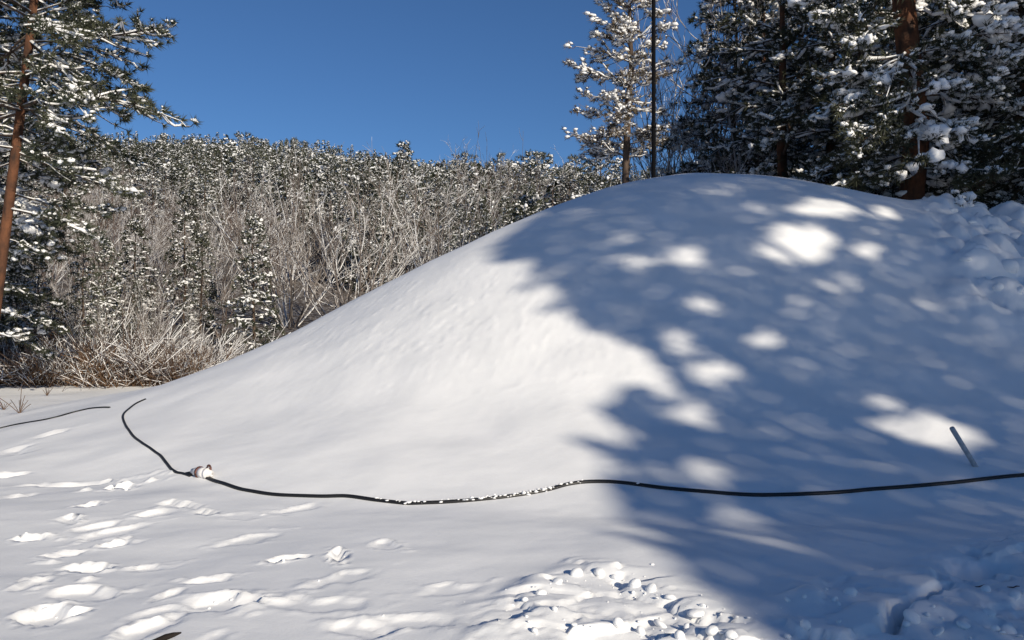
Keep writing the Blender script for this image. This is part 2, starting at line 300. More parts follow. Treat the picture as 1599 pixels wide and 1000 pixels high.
# ------------------------------------------------------------------ tree builders
def grow(starts, ends, arch, seed, r0=.03, sub=5.0, sublen=.34, tuft=.2, blades=9, blade_w=.02, p_snow=.6, pad=ICO2, tstart=.25, along=3, padk=1.0, S=4, strip=.45, stripr=.2, padz=1.0):
    """branches with side twigs, needle tufts and snow pads -> (wood, needles, snow) triangle lists"""
    rng = rgen(seed); wood, need, snow = Acc(), Acc(), Acc()
    starts = np.asarray(starts, float); ends = np.asarray(ends, float); N = len(starts); K = 7; t = np.linspace(0, 1, K)
    L = np.linalg.norm(ends-starts, axis=1); side = unit(np.cross(ends-starts, [0, 0, 1.]))
    P = starts[:, None]+(ends-starts)[:, None]*t[None, :, None]
    P[..., 2] += (np.asarray(arch)*L)[:, None]*np.sin(np.pi*t)[None]
    P += side[:, None]*(rng.normal(0, .05, (N, 1))*L[:, None]*np.sin(np.pi*t*1.5))[..., None]
    rb = r0*(L/2.0).clip(.35, 1.8)
    v, f = tubes(P, rb[:, None]*(1-.85*t)[None]+.004, S); wood.add(v, f)
    sp, se, sr = [], [], []
    for i in range(N):
        n = max(3, int(L[i]*sub)); ts = np.sort(rng.uniform(tstart, 1.0, n)); ts[-1] = 1.0
        for j, tt in enumerate(ts):
            k = min(int(tt*(K-1)), K-2); a = tt*(K-1)-k; p = P[i, k]*(1-a)+P[i, k+1]*a; d = P[i, k+1]-P[i, k]; d = d/np.linalg.norm(d)
            ang = (1 if j % 2 else -1)*rng.uniform(.45, 1.15) if tt < .97 else rng.normal(0, .15)
            dd = np.array([d[0]*math.cos(ang)-d[1]*math.sin(ang), d[0]*math.sin(ang)+d[1]*math.cos(ang), d[2]*.6+rng.normal(.0, .22)]); dd /= np.linalg.norm(dd)
            ln = L[i]*sublen*(1.15-tt)*rng.uniform(.7, 1.3)+tuft*.9
            sp.append(p); se.append(p+dd*ln); sr.append(rb[i]*.35)
    sp, se, sr = np.array(sp), np.array(se), np.array(sr); M = len(sp); t4 = np.linspace(0, 1, 4)
    SP = sp[:, None]+(se-sp)[:, None]*t4[None, :, None]; SP[..., 2] += (rng.normal(-.03, .05, M))[:, None]*np.sin(np.pi*t4)
    v, f = tubes(SP, sr[:, None]*(1-.7*t4)[None]+.003, 3); wood.add(v, f)
    ks = rng.random(M) < strip*np.clip(1+vnoise(sp[:, 0]*.9+seed, sp[:, 1]*.9+sp[:, 2], seed+5), .2, 1.8)
    if ks.any():
        rs_ = tuft*stripr*rng.uniform(.35, 1.2, (ks.sum(), 4))*np.array([.8, 1, 1, .5]); v, f = tubes(SP[ks]+np.array([0, 0, 1.])*(rs_*.5+.01)[..., None]+rng.normal(0, .012, (ks.sum(), 4, 3)), rs_, 5); snow.add(v, f)
    tp, td = [], []
    for a in np.linspace(.35, 1.0, along):
        tp.append(sp+(se-sp)*a+rng.normal(0, tuft*.25, (M, 3))); td.append(unit(se-sp))
    tp = np.concatenate(tp); td = np.concatenate(td); n = len(tp)
    sz = tuft*rng.uniform(.65, 1.3, n)
    bd = unit(td[:, None]*.6+rng.normal(0, .55, (n, blades, 3))+np.array([0, 0, .12])); bl = sz[:, None]*rng.uniform(.6, 1.15, (n, blades))
    tip = tp[:, None]+bd*bl[..., None]; wv = unit(np.cross(bd, rng.normal(size=(n, blades, 3))))*(blade_w*rng.uniform(.6, 1.4, (n, blades, 1)))
    tri = np.stack([tp[:, None]-wv, tp[:, None]+wv, tip], 2).reshape(-1, 3); need.add(tri, np.arange(len(tri)).reshape(-1, 3))
    keep = rng.random(n) < p_snow*np.clip(1+.8*vnoise(tp[:, 0]*1.3+seed, tp[:, 1]*1.3+tp[:, 2]*.9, seed), 0.1, 1.7)
    cl = sstep(-.25, .6, vnoise(tp[:, 0]*.8+seed*1.7, tp[:, 1]*.8+tp[:, 2]*1.1, seed+3))
    pp = tp[keep]+np.array([0, 0, .15])*sz[keep][:, None]; s = sz[keep]*padk*rng.uniform(.5, 1.1, keep.sum())*(.42+.75*cl[keep])
    S3 = np.stack([s*rng.uniform(.5, .85, len(s)), s*rng.uniform(.32, .6, len(s)), padz*s*rng.uniform(.2, .4, len(s))], -1)
    if len(s):
        v, f = blobs(pp, S3, np.arctan2(td[keep][:, 1], td[keep][:, 0]), pad, rng); snow.add(v, f)
    return wood, need, snow
def trunk_tris(pts, radii, S=9, dense=3):
    P = np.array(pts, float); k = len(P); tt = np.linspace(0, k-1, (k-1)*dense+1)
    Q_ = np.stack([np.interp(tt, np.arange(k), P[:, c]) for c in range(3)], -1); r_ = np.interp(tt, np.arange(k), radii)
    return tubes(Q_[None], r_[None], S)
def conifer_spec(H, crown, Lmax, n, seed, droop=-.1, tipmin=.15, power=.8, top_round=False):
    rng = rgen(seed); st, en, ar = [], [], []
    for i in range(n):
        q = (i+.5)/n; z = crown+(H-crown)*q**.9; az = i*2.39996+rng.normal(0, .3)
        l = Lmax*((1-q)**power if not top_round else math.sqrt(max(0, 1-(q*1.02)**2.2))*(.65+.5*min(1, q*4)))*rng.uniform(.7, 1.15)+tipmin
        if top_round and rng.random() < .3: l *= .6
        pitch = droop+.5*q**2+rng.normal(0, .1)
        st.append((0, 0, z)); en.append((l*math.cos(az)*math.cos(pitch), l*math.sin(az)*math.cos(pitch), z+l*math.sin(pitch))); ar.append(rng.normal(.09, .05))
    return np.array(st), np.array(en), np.array(ar)
class Proto:
    def __init__(s, name): s.name = name; s.parts = []
    def part(s, nm, acc, m, smooth=True):
        if isinstance(acc, Acc): s.parts.append((nm, acc.mesh(s.name+'_'+nm, m, smooth)))
        else: s.parts.append((nm, make_mesh(s.name+'_'+nm, acc[0], acc[1], m, smooth)))
        return s
    def place(s, name, label, cat, loc, rz=0.0, sc=1.0, group=None):
        e = empty(name, loc, rz, sc); tag(e, label, cat, group)
        for nm, me in s.parts:
            o = mobj(nm, me, e)
            if nm != 'trunk': o['kind'] = 'stuff'
        return e
def conifer(name, H, crown, Lmax, n, seed, r0, bark, needle=NEEDLE, top_round=False, droop=-.1, power=.8, **kw):
    st, en, ar = conifer_spec(H, crown, Lmax, n, seed, droop=droop, power=power, top_round=top_round)
    wo, ne, sn = grow(st, en, ar, seed, **kw); rng = rgen(seed+7)
    pts = [(rng.normal(0, .05) if 0 < k < 6 else 0, rng.normal(0, .05) if 0 < k < 6 else 0, -0.6+(H+.5)*k/6) for k in range(7)]
    v, f = trunk_tris(pts, [r0*1.15, r0, r0*.85, r0*.7, r0*.52, r0*.3, .015])
    p = Proto(name); p.part('trunk', (v, f), bark); p.part('branches', wo, DARKB); p.part('crown', ne, needle, False); p.part('snow', sn, TSNOW)
    return p
def bare_tree(name, H, stems, spread, seed, m, levels=(9, 6), r0=.06, snow=True, S=4, base_r=.15):
    rng = rgen(seed); wo, sn = Acc(), Acc(); K = 6; t = np.linspace(0, 1, K)
    def batch(p0, d, l, r, bend):
        side = unit(np.cross(d, rng.normal(size=d.shape)))
        P = p0[:, None]+d[:, None]*(l[:, None]*t[None])[..., None]
        P[..., 2] += (bend*l)[:, None]*(t**2)[None]; P += side[:, None]*((rng.normal(0, .07, len(l))*l)[:, None]*np.sin(t*3.6))[..., None]
        return P, r[:, None]*(1-.8*t)[None]+.003
    az = rng.uniform(0, 6.283, stems); ti = spread*np.sqrt(rng.uniform(.05, 1, stems))
    d = np.stack([np.cos(az)*np.sin(ti), np.sin(az)*np.sin(ti), np.cos(ti)], -1); p0 = np.stack([np.cos(az)*base_r, np.sin(az)*base_r, np.full(stems, -.3)], -1)
    l = H*rng.uniform(.7, 1.05, stems); r = r0*rng.uniform(.6, 1.1, stems)
    for lev in range(len(levels)+1):
        P, rr = batch(p0, d, l, r, rng.normal(.06, .07, len(l)))
        v, f = tubes(P, rr, S if lev == 0 else 3); wo.add(v, f)
        if snow:
            k = rng.random(len(l)) < (.75 if lev else .5); Pn = P[k]+np.array([0, 0, 1.])*rr[k][..., None]*.7
            v, f = tubes(Pn, rr[k]*(.8 if lev else .5)*rng.uniform(.6, 1.25, (k.sum(), K)), 3); sn.add(v, f)
        if lev == len(levels): break
        n = levels[lev]; ii = np.repeat(np.arange(len(l)), n); tt = rng.uniform(.22, 1, len(ii)); kk = np.minimum((tt*(K-1)).astype(int), K-2); a = tt*(K-1)-kk
        p0 = P[ii, kk]*(1-a)[:, None]+P[ii, kk+1]*a[:, None]; dt = unit(P[ii, kk+1]-P[ii, kk])
        d = unit(dt+rng.normal(0, .48, dt.shape)+np.array([0, 0, .18])); r = np.maximum(rr[ii, kk]*.5, .006); l = l[ii]*(.48-.22*tt)*rng.uniform(.5, 1.25, len(ii))
    p = Proto(name); p.part('branches', wo, m)
    if snow: p.part('snow', sn, TSNOW)
    return p

# ------------------------------------------------------------------ prototypes
PINES = [conifer('pine_a', 17, 2.2, 3.3, 62, 101, .26, ORANGE, top_round=True, droop=-.12, sub=6.5, tuft=.22, blades=30, blade_w=.014, tstart=.12, p_snow=.8, padz=1.3, strip=.6, padk=.92),
         conifer('pine_b', 15, 1.6, 2.6, 62, 102, .2, ORANGE, top_round=True, droop=-.2, sub=6.5, tuft=.21, blades=30, blade_w=.014, tstart=.12, p_snow=.8, padz=1.3, strip=.6, padk=.92),
         conifer('pine_c', 13, 1.0, 2.2, 64, 103, .16, DARKB, top_round=True, pad=ICO1, droop=-.25, sub=6.5, tuft=.2, blades=30, blade_w=.014, tstart=.12, p_snow=.8, padz=1.3, strip=.6, padk=.92)]
SPRUCE = [conifer('spruce_%d' % i, 11, .5, L, n, 200+i, .13, DARKB, droop=-.22, power=.85, sub=3.6, tuft=.36, blades=9, blade_w=.035, p_snow=ps*1.5, pad=ICO1, along=3, padk=.62, padz=1.5, strip=.6, stripr=.2)
          for i, (L, n, ps) in enumerate([(2.3, 60, .42), (1.9, 56, .55), (2.7, 62, .35)])]
FPINE = [conifer('hill_pine_%d' % i, 12, 3.0, L, n, 220+i, .15, DARKB, top_round=True, droop=-.05, sub=3.4, tuft=.4, blades=9, blade_w=.04, p_snow=ps*1.5, pad=ICO1, along=3, padk=.62, padz=1.5, strip=.6, stripr=.2)
         for i, (L, n, ps) in enumerate([(2.4, 40, .5), (2.8, 44, .4)])]
BARE = [bare_tree('fan_tree', 7.5, 17, .7, 301, GREYTW, (8, 5), .056), bare_tree('alder', 7.5, 8, .45, 302, TWIG, (10, 6), .055),
        bare_tree('alder_b', 7, 6, .35, 303, TWIG, (11, 6), .05), bare_tree('birch', 9, 2, .12, 304, GREYTW, (22, 9), .07),
        bare_tree('alder_c', 6.5, 10, .6, 305, TWIG, (9, 6), .05)]
def shrub(name, seed, m, Rr, Hh, n, pads, padsize):
    rng = rgen(seed); wo, sn = Acc(), Acc(); K = 5; t = np.linspace(0, 1, K)
    az = rng.uniform(0, 6.283, n); ti = rng.uniform(.1, 1.1, n); l = Hh*rng.uniform(.6, 1.1, n)/np.maximum(np.cos(ti), .55)
    d = np.stack([np.cos(az)*np.sin(ti), np.sin(az)*np.sin(ti), np.cos(ti)], -1); p0 = np.stack([rng.normal(0, Rr*.25, n), rng.normal(0, Rr*.25, n), np.full(n, -.3)], -1)
    P = p0[:, None]+d[:, None]*(l[:, None]*t)[..., None]; P[..., 2] -= (rng.uniform(0, .3, n)*l)[:, None]*t**2
    v, f = tubes(P, (.014*rng.uniform(.5, 1.3, n))[:, None]*(1-.7*t)+.003, 3); wo.add(v, f)
    ii = rng.integers(0, n, n*4); tt = rng.uniform(.3, 1, n*4); kk = np.minimum((tt*(K-1)).astype(int), K-2); q0 = P[ii, kk]; dd = unit(d[ii]+rng.normal(0, .7, (n*4, 3)))
    P2 = q0[:, None]+dd[:, None]*(np.linspace(0, 1, 3)[None]*(l[ii]*.35)[:, None])[..., None]; v, f = tubes(P2, .006*np.ones((n*4, 3)), 3); wo.add(v, f)
    if padsize < .1:
        kq = rng.random(n*4) < .35; rr_ = padsize*.13*rng.uniform(.4, 1.2, (kq.sum(), 3)); v, f = tubes(P2[kq]+np.array([0, 0, .012]), rr_, 4); sn.add(v, f)
        kq = rng.random(n) < .35; rr_ = padsize*.15*rng.uniform(.3, 1.1, (kq.sum(), 5)); v, f = tubes(P[kq]+np.array([0, 0, .015]), rr_, 4); sn.add(v, f)
    elif pads:
        j = rng.integers(0, n*4, pads); c = P2[j, rng.integers(0, 3, pads)]+np.array([0, 0, .02]); s = padsize*rng.uniform(.4, 1.3, pads)
        v, f = blobs(c, np.stack([s, s*.75, s*.5], -1), rng.uniform(0, 6, pads), ICO2 if padsize > .1 else ICO1, rng, .14); sn.add(v, f)
    p = Proto(name); p.part('stems', wo, m)
    if pads: p.part('snow', sn, TSNOW)
    return p
SHRUB = [shrub('laden_shrub', 401, TWIG, .9, 1.2, 60, 200, .15), shrub('laden_shrub_b', 402, DARKB, .8, 1.0, 50, 160, .16),
         shrub('frosted_shrub', 403, TWIG, 1.2, 1.7, 90, 260, .07), shrub('brown_shrub', 404, BRUSH, 1.1, 1.4, 110, 60, .06)]

# ------------------------------------------------------------------ the pines that stand in view
def own_pine(name, label, base, knots, radii, tips, bark, needle, seed, extra, **kw):
    """a pine built on its own trunk line: tips = list of (height on the trunk, tip point)"""
    K_ = np.array(knots, float); rng = rgen(seed)
    def on(z): return np.array([np.interp(z, K_[:, 2], K_[:, c]) for c in (0, 1)]+[z])
    st = [on(z) for z, _ in tips]; en = [np.array(p) for _, p in tips]
    for (z, az, l, pitch) in extra:
        st.append(on(z)); en.append(st[-1]+l*np.array([math.cos(az)*math.cos(pitch), math.sin(az)*math.cos(pitch), math.sin(pitch)]))
    b = np.array(base); wo, ne, sn = grow(np.array(st)-b, np.array(en)-b, rng.normal(.03, .06, len(st)), seed, **kw)
    v, f = trunk_tris(K_-b, radii); p = Proto(name); p.part('trunk', (v, f), bark); p.part('branches', wo, DARKB); p.part('crown', ne, needle, False); p.part('snow', sn, TSNOW)
    return p.place(name, label, 'pine tree', base)
rg = rgen(77)
# leaning orange pine at the edge
YL = 18.0
def tz(py, Y): return CZ+(HZ-py)/F*Y
kn = [(-11.95, YL, -.6), (-11.47, YL, 3.1), (-11.1, YL, 6.3), (-10.83, YL, 8.7), (-10.6, YL, 11.5), (-10.5, YL, 14.5)]
tl = []
for (y0, tx, ty, dY) in [(35, 268, 44, -1.0), (38, 225, 60, .2), (15, 160, -20, .3), (-10, 215, -30, .5), (25, 165, 5, 1.), (62, 205, 95, .6), (85, 205, 130, -.3), (95, 160, 110, 1.2), (120, 208, 152, .5), (165, 272, 184, -.8),
                         (168, 190, 240, .4), (195, 115, 215, .8), (235, 200, 300, .2), (245, 120, 290, 1.0), (325, 150, 372, -.4), (300, 170, 330, .8), (372, 60, 395, .3), (60, 130, 150, -1.2), (110, 120, 175, -1.5), (20, 100, 60, -1.8), (130, 80, 200, -1.5), (210, 90, 250, -1.2)]:
    tl.append((tz(y0, YL), at(tx, ty, YL+dY)))
ex = [(rg.uniform(5.5, 14.2), rg.uniform(.9, 5.4), rg.uniform(1.2, 3.0), rg.uniform(-.35, .15)) for _ in range(46)]+[(rg.uniform(8.5, 14.3), rg.uniform(-.8, .8), rg.uniform(.8, 2.0), rg.uniform(-.3, .2)) for _ in range(18)]
own_pine('pine_tree', 'leaning orange-barked pine with long snowy branches reaching out against the sky', (-11.95, YL, 0), kn, [.17, .115, .1, .088, .06, .02], tl, ORANGE, NEEDLE, 501, ex,
         sub=6.5, tuft=.18, blades=22, blade_w=.011, p_snow=.9, pad=ICO1, padk=.6, padz=1.2, strip=.85, stripr=.2, along=4, sublen=.3)
# sunlit pine behind the crest
YC = 22.0
kc = [at(977, 300, YC)*[1, 1, 0]+[0, 0, -.4], at(978, 280, YC), at(981, 200, YC), at(983, 150, YC), at(988, 105, YC), at(986, 50, YC), at(985, 0, YC), at(985, -55, YC)]
tc_ = []
for (y0, tx, ty, dY) in [(245, 892, 206, -.4), (248, 1030, 222, .2), (240, 915, 240, .6), (225, 1040, 200, -.6), (205, 925, 215, -.7), (175, 905, 168, .2), (165, 1035, 175, .6), (150, 915, 140, -.5), (132, 893, 98, .2), (128, 1048, 112, -.4),
                         (115, 910, 120, .6), (110, 1046, 95, .3), (95, 900, 70, -.2), (85, 1035, 70, .4), (75, 935, 52, .5), (65, 928, 24, -.3), (60, 1046, 38, .1), (45, 940, 5, .4), (40, 1035, 15, -.5), (20, 945, -15, .2), (15, 1030, -10, .3), (-10, 960, -35, 0), (-15, 1015, -40, 0), (-40, 990, -60, .2)]:
    tc_.append((tz(y0, YC), at(tx, ty, YC+dY)))
ex = [(rg.uniform(tz(240, YC), tz(-40, YC)), rg.choice([1.57, 4.71])+rg.uniform(-.7, .7), rg.uniform(.5, 1.2), rg.uniform(-.2, .3)) for _ in range(30)]
own_pine('pine_tree', 'sparse sunlit pine with tiers of snowy brownish branches behind the mound crest', (kc[0][0], YC, 0), kc, [.11, .1, .095, .085, .075, .06, .045, .015], tc_, DARKB, BNEEDLE, 502, ex,
         sub=10, tuft=.15, blades=14, blade_w=.012, p_snow=1.0, pad=ICO1, padk=.8, padz=1.2, strip=.85, stripr=.22, along=3, sublen=.3, tstart=.1)
# the dark stand on the shaded side
STAND = [(1225, 24.0, 1, 1.0, 2.0, 'shaded pine with a reddish trunk just behind the snowy crest shrubs'),
         (1530, 22.5, 2, 1.2, 4.1, 'dark-trunked snow-laden pine beside the thick reddish pine'),
         (1150, 29.0, 2, 1.15, 1.3, 'snow-laden pine at the edge of the dark stand beside the slender leafless trees'), (1300, 27.0, 0, .95, 3.3, 'dark pine behind the crest shrubs between the two reddish trunks'), (1345, 22.0, 2, 1.05, 5.2, 'dark-barked bushy pine close beside the thick reddish pine'), (1475, 25.0, 1, 1.1, .4, 'pine between the thick reddish pine and the dark-trunked one, half hidden'), (1600, 19.5, 1, 1.0, 3.0, 'snow-laden pine standing close behind the lumpy snow bank'),
         (1195, 33.0, 1, 1.15, 4.4, None), (1560, 30.0, 0, 1.0, 2.2, None), (1255, 36.0, 0, 1.1, 5.8, None), (1400, 33.0, 0, 1.05, 1.1, None), (1660, 25.0, 0, 1.0, .2, None), (1700, 17.5, 2, 1.1, 2.7, None),
         (1500, 38.0, 1, 1.2, 3.9, None), (1620, 36.0, 2, 1.3, 5.0, None), (1340, 42.0, 0, 1.1, 4.9, None), (1780, 22.0, 1, 1.1, .9, None)]
YT = 18.0
kt = [(at(1424, 300, YT)[0], YT, -.6), tuple(at(1424, 315, YT)), tuple(at(1436, 200, YT)), tuple(at(1424, 90, YT)), tuple(at(1416, 0, YT)), (8.75, YT, 11.0), (8.8, YT, 14.0)]
tt_ = []
for (y0, tx, ty, dY) in [(75, 1385, 150, -1.6), (95, 1372, 205, -1.9), (110, 1362, 228, -1.7), (120, 1500, 130, -1.5), (180, 1440, 245, -1.9), (170, 1530, 215, -1.5), (90, 1520, 75, -1.5), (60, 1585, 85, -1.2), (40, 1330, 70, -1.2), (150, 1310, 175, -.8), (130, 1290, 120, -.5), (20, 1300, 20, -1.0), (10, 1560, 20, -1.2),
                         (200, 1340, 270, -.6), (210, 1520, 265, -.5), (230, 1370, 290, .6), (-30, 1350, 20, -1.2), (-40, 1500, 10, -1.2), (140, 1600, 160, -.4), (230, 1490, 290, .8), (250, 1400, 285, -.9)]:
    tt_.append((tz(y0, YT), at(tx, ty, YT+dY)))
ex = [(rg.uniform(4.5, 13.5), rg.uniform(0, 6.28), rg.uniform(1.2, 2.3), rg.uniform(-.35, .1)) for _ in range(44)]
own_pine('pine_tree', 'thick reddish-barked pine with snow-heaped boughs rising through the shaded stand', (kt[0][0], YT, 0), kt, [.34, .28, .27, .26, .24, .18, .03], tt_, ORANGE, NEEDLE, 503, ex,
         sub=6.5, tuft=.2, blades=26, blade_w=.013, p_snow=.95, padk=1.15, padz=1.3, strip=.7, stripr=.24, along=3, sublen=.27, tstart=.2)
for px, Y, k, s_, rz, lab in STAND:
    X = (px-800)/F*Y
    PINES[k].place('pine_tree', lab or 'snow-laden dark pine crowded into the shaded stand behind the mound', 'pine tree', (X, Y, base_z(X, Y)), rz, s_, None if lab else 'pines of the shaded stand')
for px, Y, s_, rz in [(1078, 30, 1.5, .3), (1105, 33, 1.6, 2.0), (1052, 36, 1.5, 4.0), (1130, 27, 1.35, 1.2)]:
    X = (px-800)/F*Y
    BARE[3].place('bare_tree', 'slender leafless tree with fine twigs between the sunlit pine and the dark stand', 'tree', (X, Y, base_z(X, Y)), rz, s_, 'slender leafless trees beside the dark stand')
# shrubs along the crest
rs = rgen(601)
for px, Y, k, s_ in [(1065, 21.5, 2, .8), (1090, 22, 2, .9), (1120, 21.0, 0, .8), (1150, 21.5, 1, 1.0), (1180, 21.2, 0, 1.0), (1210, 20.8, 1, 1.1), (1242, 20.6, 0, .9), (1275, 20.2, 1, .9), (1305, 19.4, 0, .75), (1335, 19.0, 1, .75), (1365, 18.8, 0, .6), (1460, 18.6, 1, .7), (1500, 18.4, 0, .8), (1545, 18.0, 1, .8), (1590, 17.6, 0, .8), (1165, 23.0, 0, 1.4), (1260, 22.5, 1, 1.4)]:
    X = (px-800)/F*Y
    SHRUB[k].place('snowy_shrub', 'low shrub buried under round clumps of snow behind the mound crest' if k < 2 else 'thin frosted shrub behind the crest by the black pole', 'shrub', (X, Y, hz(X, Y)-.1), rs.uniform(0, 6), s_,
                   'snow-laden shrubs along the crest' if k < 2 else 'frosted shrubs by the pole')
# pines behind the leaning one
for px, Y, k, s_, rz, lab in [(-16, 21.0, 1, .95, 1.0, 'dark straight pine standing just behind the leaning orange pine'), (-70, 24.0, 0, 1.0, 2.0, 'bushy snow-laden pine beyond the leaning orange pine')]:
    X = (px-800)/F*Y
    PINES[k].place('pine_tree', lab, 'pine tree', (X, Y, base_z(X, Y)), rz, s_)

# ------------------------------------------------------------------ wooded hillside
NEAR = []                                     # explicit trees: kind, proto, px, Y, top row in the photo
def by_top(P, H0, px, Y, top, name, label, cat, group=None, rz=None):
    X = (px-800)/F*Y; z0 = base_z(X, Y); s_ = (tz(top, Y)-z0)/H0
    return P.place(name, label, cat, (X, Y, z0), rg.uniform(0, 6) if rz is None else rz, s_, group)
by_top(BARE[0], 7.2, 548, 40, 296, 'bare_tree', 'pale leafless tree fanning wide above the mound flank', 'tree', rz=.4)
by_top(BARE[0], 7.2, 452, 44, 280, 'bare_tree', 'grey leafless tree beside the wide fanned one above the mound flank', 'tree', rz=2.4)
by_top(BARE[0], 7.2, 690, 46, 262, 'bare_tree', 'yellowish leafless tree with upright stems beside the dark spruce', 'tree', rz=1.4)
for px, Y, top, k in [(345, 56, 300, 0), (395, 64, 275, 1), (500, 70, 268, 0), (650, 74, 280, 1), (720, 84, 268, 0), (750, 76, 280, 1), (785, 90, 262, 2), (820, 95, 264, 0), (860, 90, 272, 1), (900, 84, 272, 4), (935, 88, 270, 1), (285, 50, 360, 0)]:
    by_top(BARE[k], 7.2, px, Y, top, 'bare_tree', 'leafless brownish tree with frosted branches on the wooded hillside', 'tree', 'leafless trees on the hillside')
for px, Y, top, k in [(592, 72, 248, 0), (612, 80, 258, 1), (630, 88, 224, 0), (575, 66, 280, 2)]:
    by_top(SPRUCE[k], 11, px, Y, top, 'spruce_tree', 'tall dark spruce rising between the leafless trees on the slope', 'spruce tree', 'tall dark spruces on the slope')
for px, Y, top, k in [(130, 29, 375, 1), (165, 32, 380, 0), (25, 28, 420, 0), (60, 31, 400, 2), (215, 36, 440, 1)]:
    by_top(SPRUCE[k], 11, px, Y, top, 'spruce_tree', 'young snow-dusted spruce at the forest edge behind the brown brush', 'spruce tree', 'young spruces at the forest edge')
for px, Y, top, k in [(115, 27.5, 480, 3), (150, 27.5, 470, 3), (245, 29, 480, 3), (305, 31, 470, 3), (232, 28.5, 455, 3)]:
    by_top(BARE[k], 9.2, px, Y, top, 'sapling', 'thin upright leafless sapling at the forest edge', 'sapling', 'saplings at the forest edge')
rh = rgen(900)
LBL = {'s': ('spruce_tree', 'snow-dusted spruce among many on the wooded hillside', 'spruce tree', 'spruces on the hillside'),
       'p': ('hill_pine_tree', 'round-topped snowy pine among many on the wooded hillside', 'pine tree', 'pines on the hillside'),
       'b': ('bare_tree', 'leafless brownish tree with frosted branches on the wooded hillside', 'tree', 'leafless trees on the hillside'),
       'u': ('frosted_shrub', 'frosted leafless shrub in the thicket at the forest edge', 'shrub', 'frosted shrubs in the thicket')}
cand = []
def scatter(n, umin, umax, rmin, rmax, mind):
    """dart throwing, spacing grows with distance"""
    got = []; tries = 0
    while len(got) < n and tries < n*30:
        tries += 1; u = rh.uniform(umin, umax); r_ = math.sqrt(rh.uniform(rmin**2, rmax**2)); a = math.atan(u); x, y = r_*math.sin(a), r_*math.cos(a)
        if all((x-g[0])**2+(y-g[1])**2 > mind*mind for g in got): got.append((x, y, u, r_))
    return got
counts = {'s': 0, 'p': 0, 'b': 0, 'u': 0}
for (n, u0, u1, r0_, r1_, md) in [(46, -.70, .34, 29, 46, 2.0), (80, -.70, .30, 46, 85, 2.4), (150, -.70, .28, 85, 150, 3.6)]:
    for x, y, u, r_ in scatter(n, u0, u1, r0_, r1_, md):
        pxx = 800+u*F
        if r_ < 62 and (405 < pxx < 640 or 650 < pxx < 740): continue
        z = base_z(x, y); deci = vnoise(np.array([x*.045+3.3]), np.array([y*.03]), 5)[0]+(.28 if pxx > 640 else (.08 if 370 < pxx < 590 else -.3))
        if r_ < 46: kind = rh.choice(['s', 's', 'b', 'u'])
        else: kind = 'b' if deci > 0 else ('s' if rh.random() < .55 else 'p')
        s_ = rh.uniform(.7, 1.1)
        if r_ < 46: s_ *= .55
        elif r_ < 85: s_ *= .75
        if kind == 's': P = SPRUCE[rh.integers(3)]
        elif kind == 'p': P = FPINE[rh.integers(2)]
        elif kind == 'b': P = BARE[rh.choice([0, 1, 2, 4])]; s_ *= 1.05
        else: P = SHRUB[rh.choice([2, 2, 3])]; s_ = rh.uniform(1.0, 1.8)
        nm, lb, ct, gr = LBL[kind]; counts[kind] += 1
        if kind != 'u': zone = ' low by the thicket' if r_ < 46 else (' on the lower slope of the wooded hill' if r_ < 85 else ' half way up the wooded hill'); lb = lb.replace(' among many on the wooded hillside', '').replace(' on the wooded hillside', '')+zone; gr = gr.replace(' on the hillside', '')+zone
        P.place(nm, lb, ct, (x, y, z), rh.uniform(0, 6.28), s_*np.array([1, 1, rh.uniform(.9, 1.15)]), gr)
# thicket row right at the forest edge
for i in range(34):
    px = rh.uniform(-60, 330); Y = rh.uniform(25.5, 30); X = (px-800)/F*Y; k = rh.choice([2, 3, 3, 3, 3] if px < 200 else [2, 2, 3])
    SHRUB[k].place('frosted_shrub' if k != 3 else 'brown_shrub', 'frosted leafless shrub in the thicket at the forest edge' if k != 3 else 'brown twiggy shrub in the dry brush at the forest edge', 'shrub',
                   (X, Y, max(base_z(X, Y), hz(X, Y) if Y < 30 else -1)-.05), rh.uniform(0, 6), rh.uniform(.7, 1.25), LBL['u'][3] if k != 3 else 'brown shrubs in the brush')
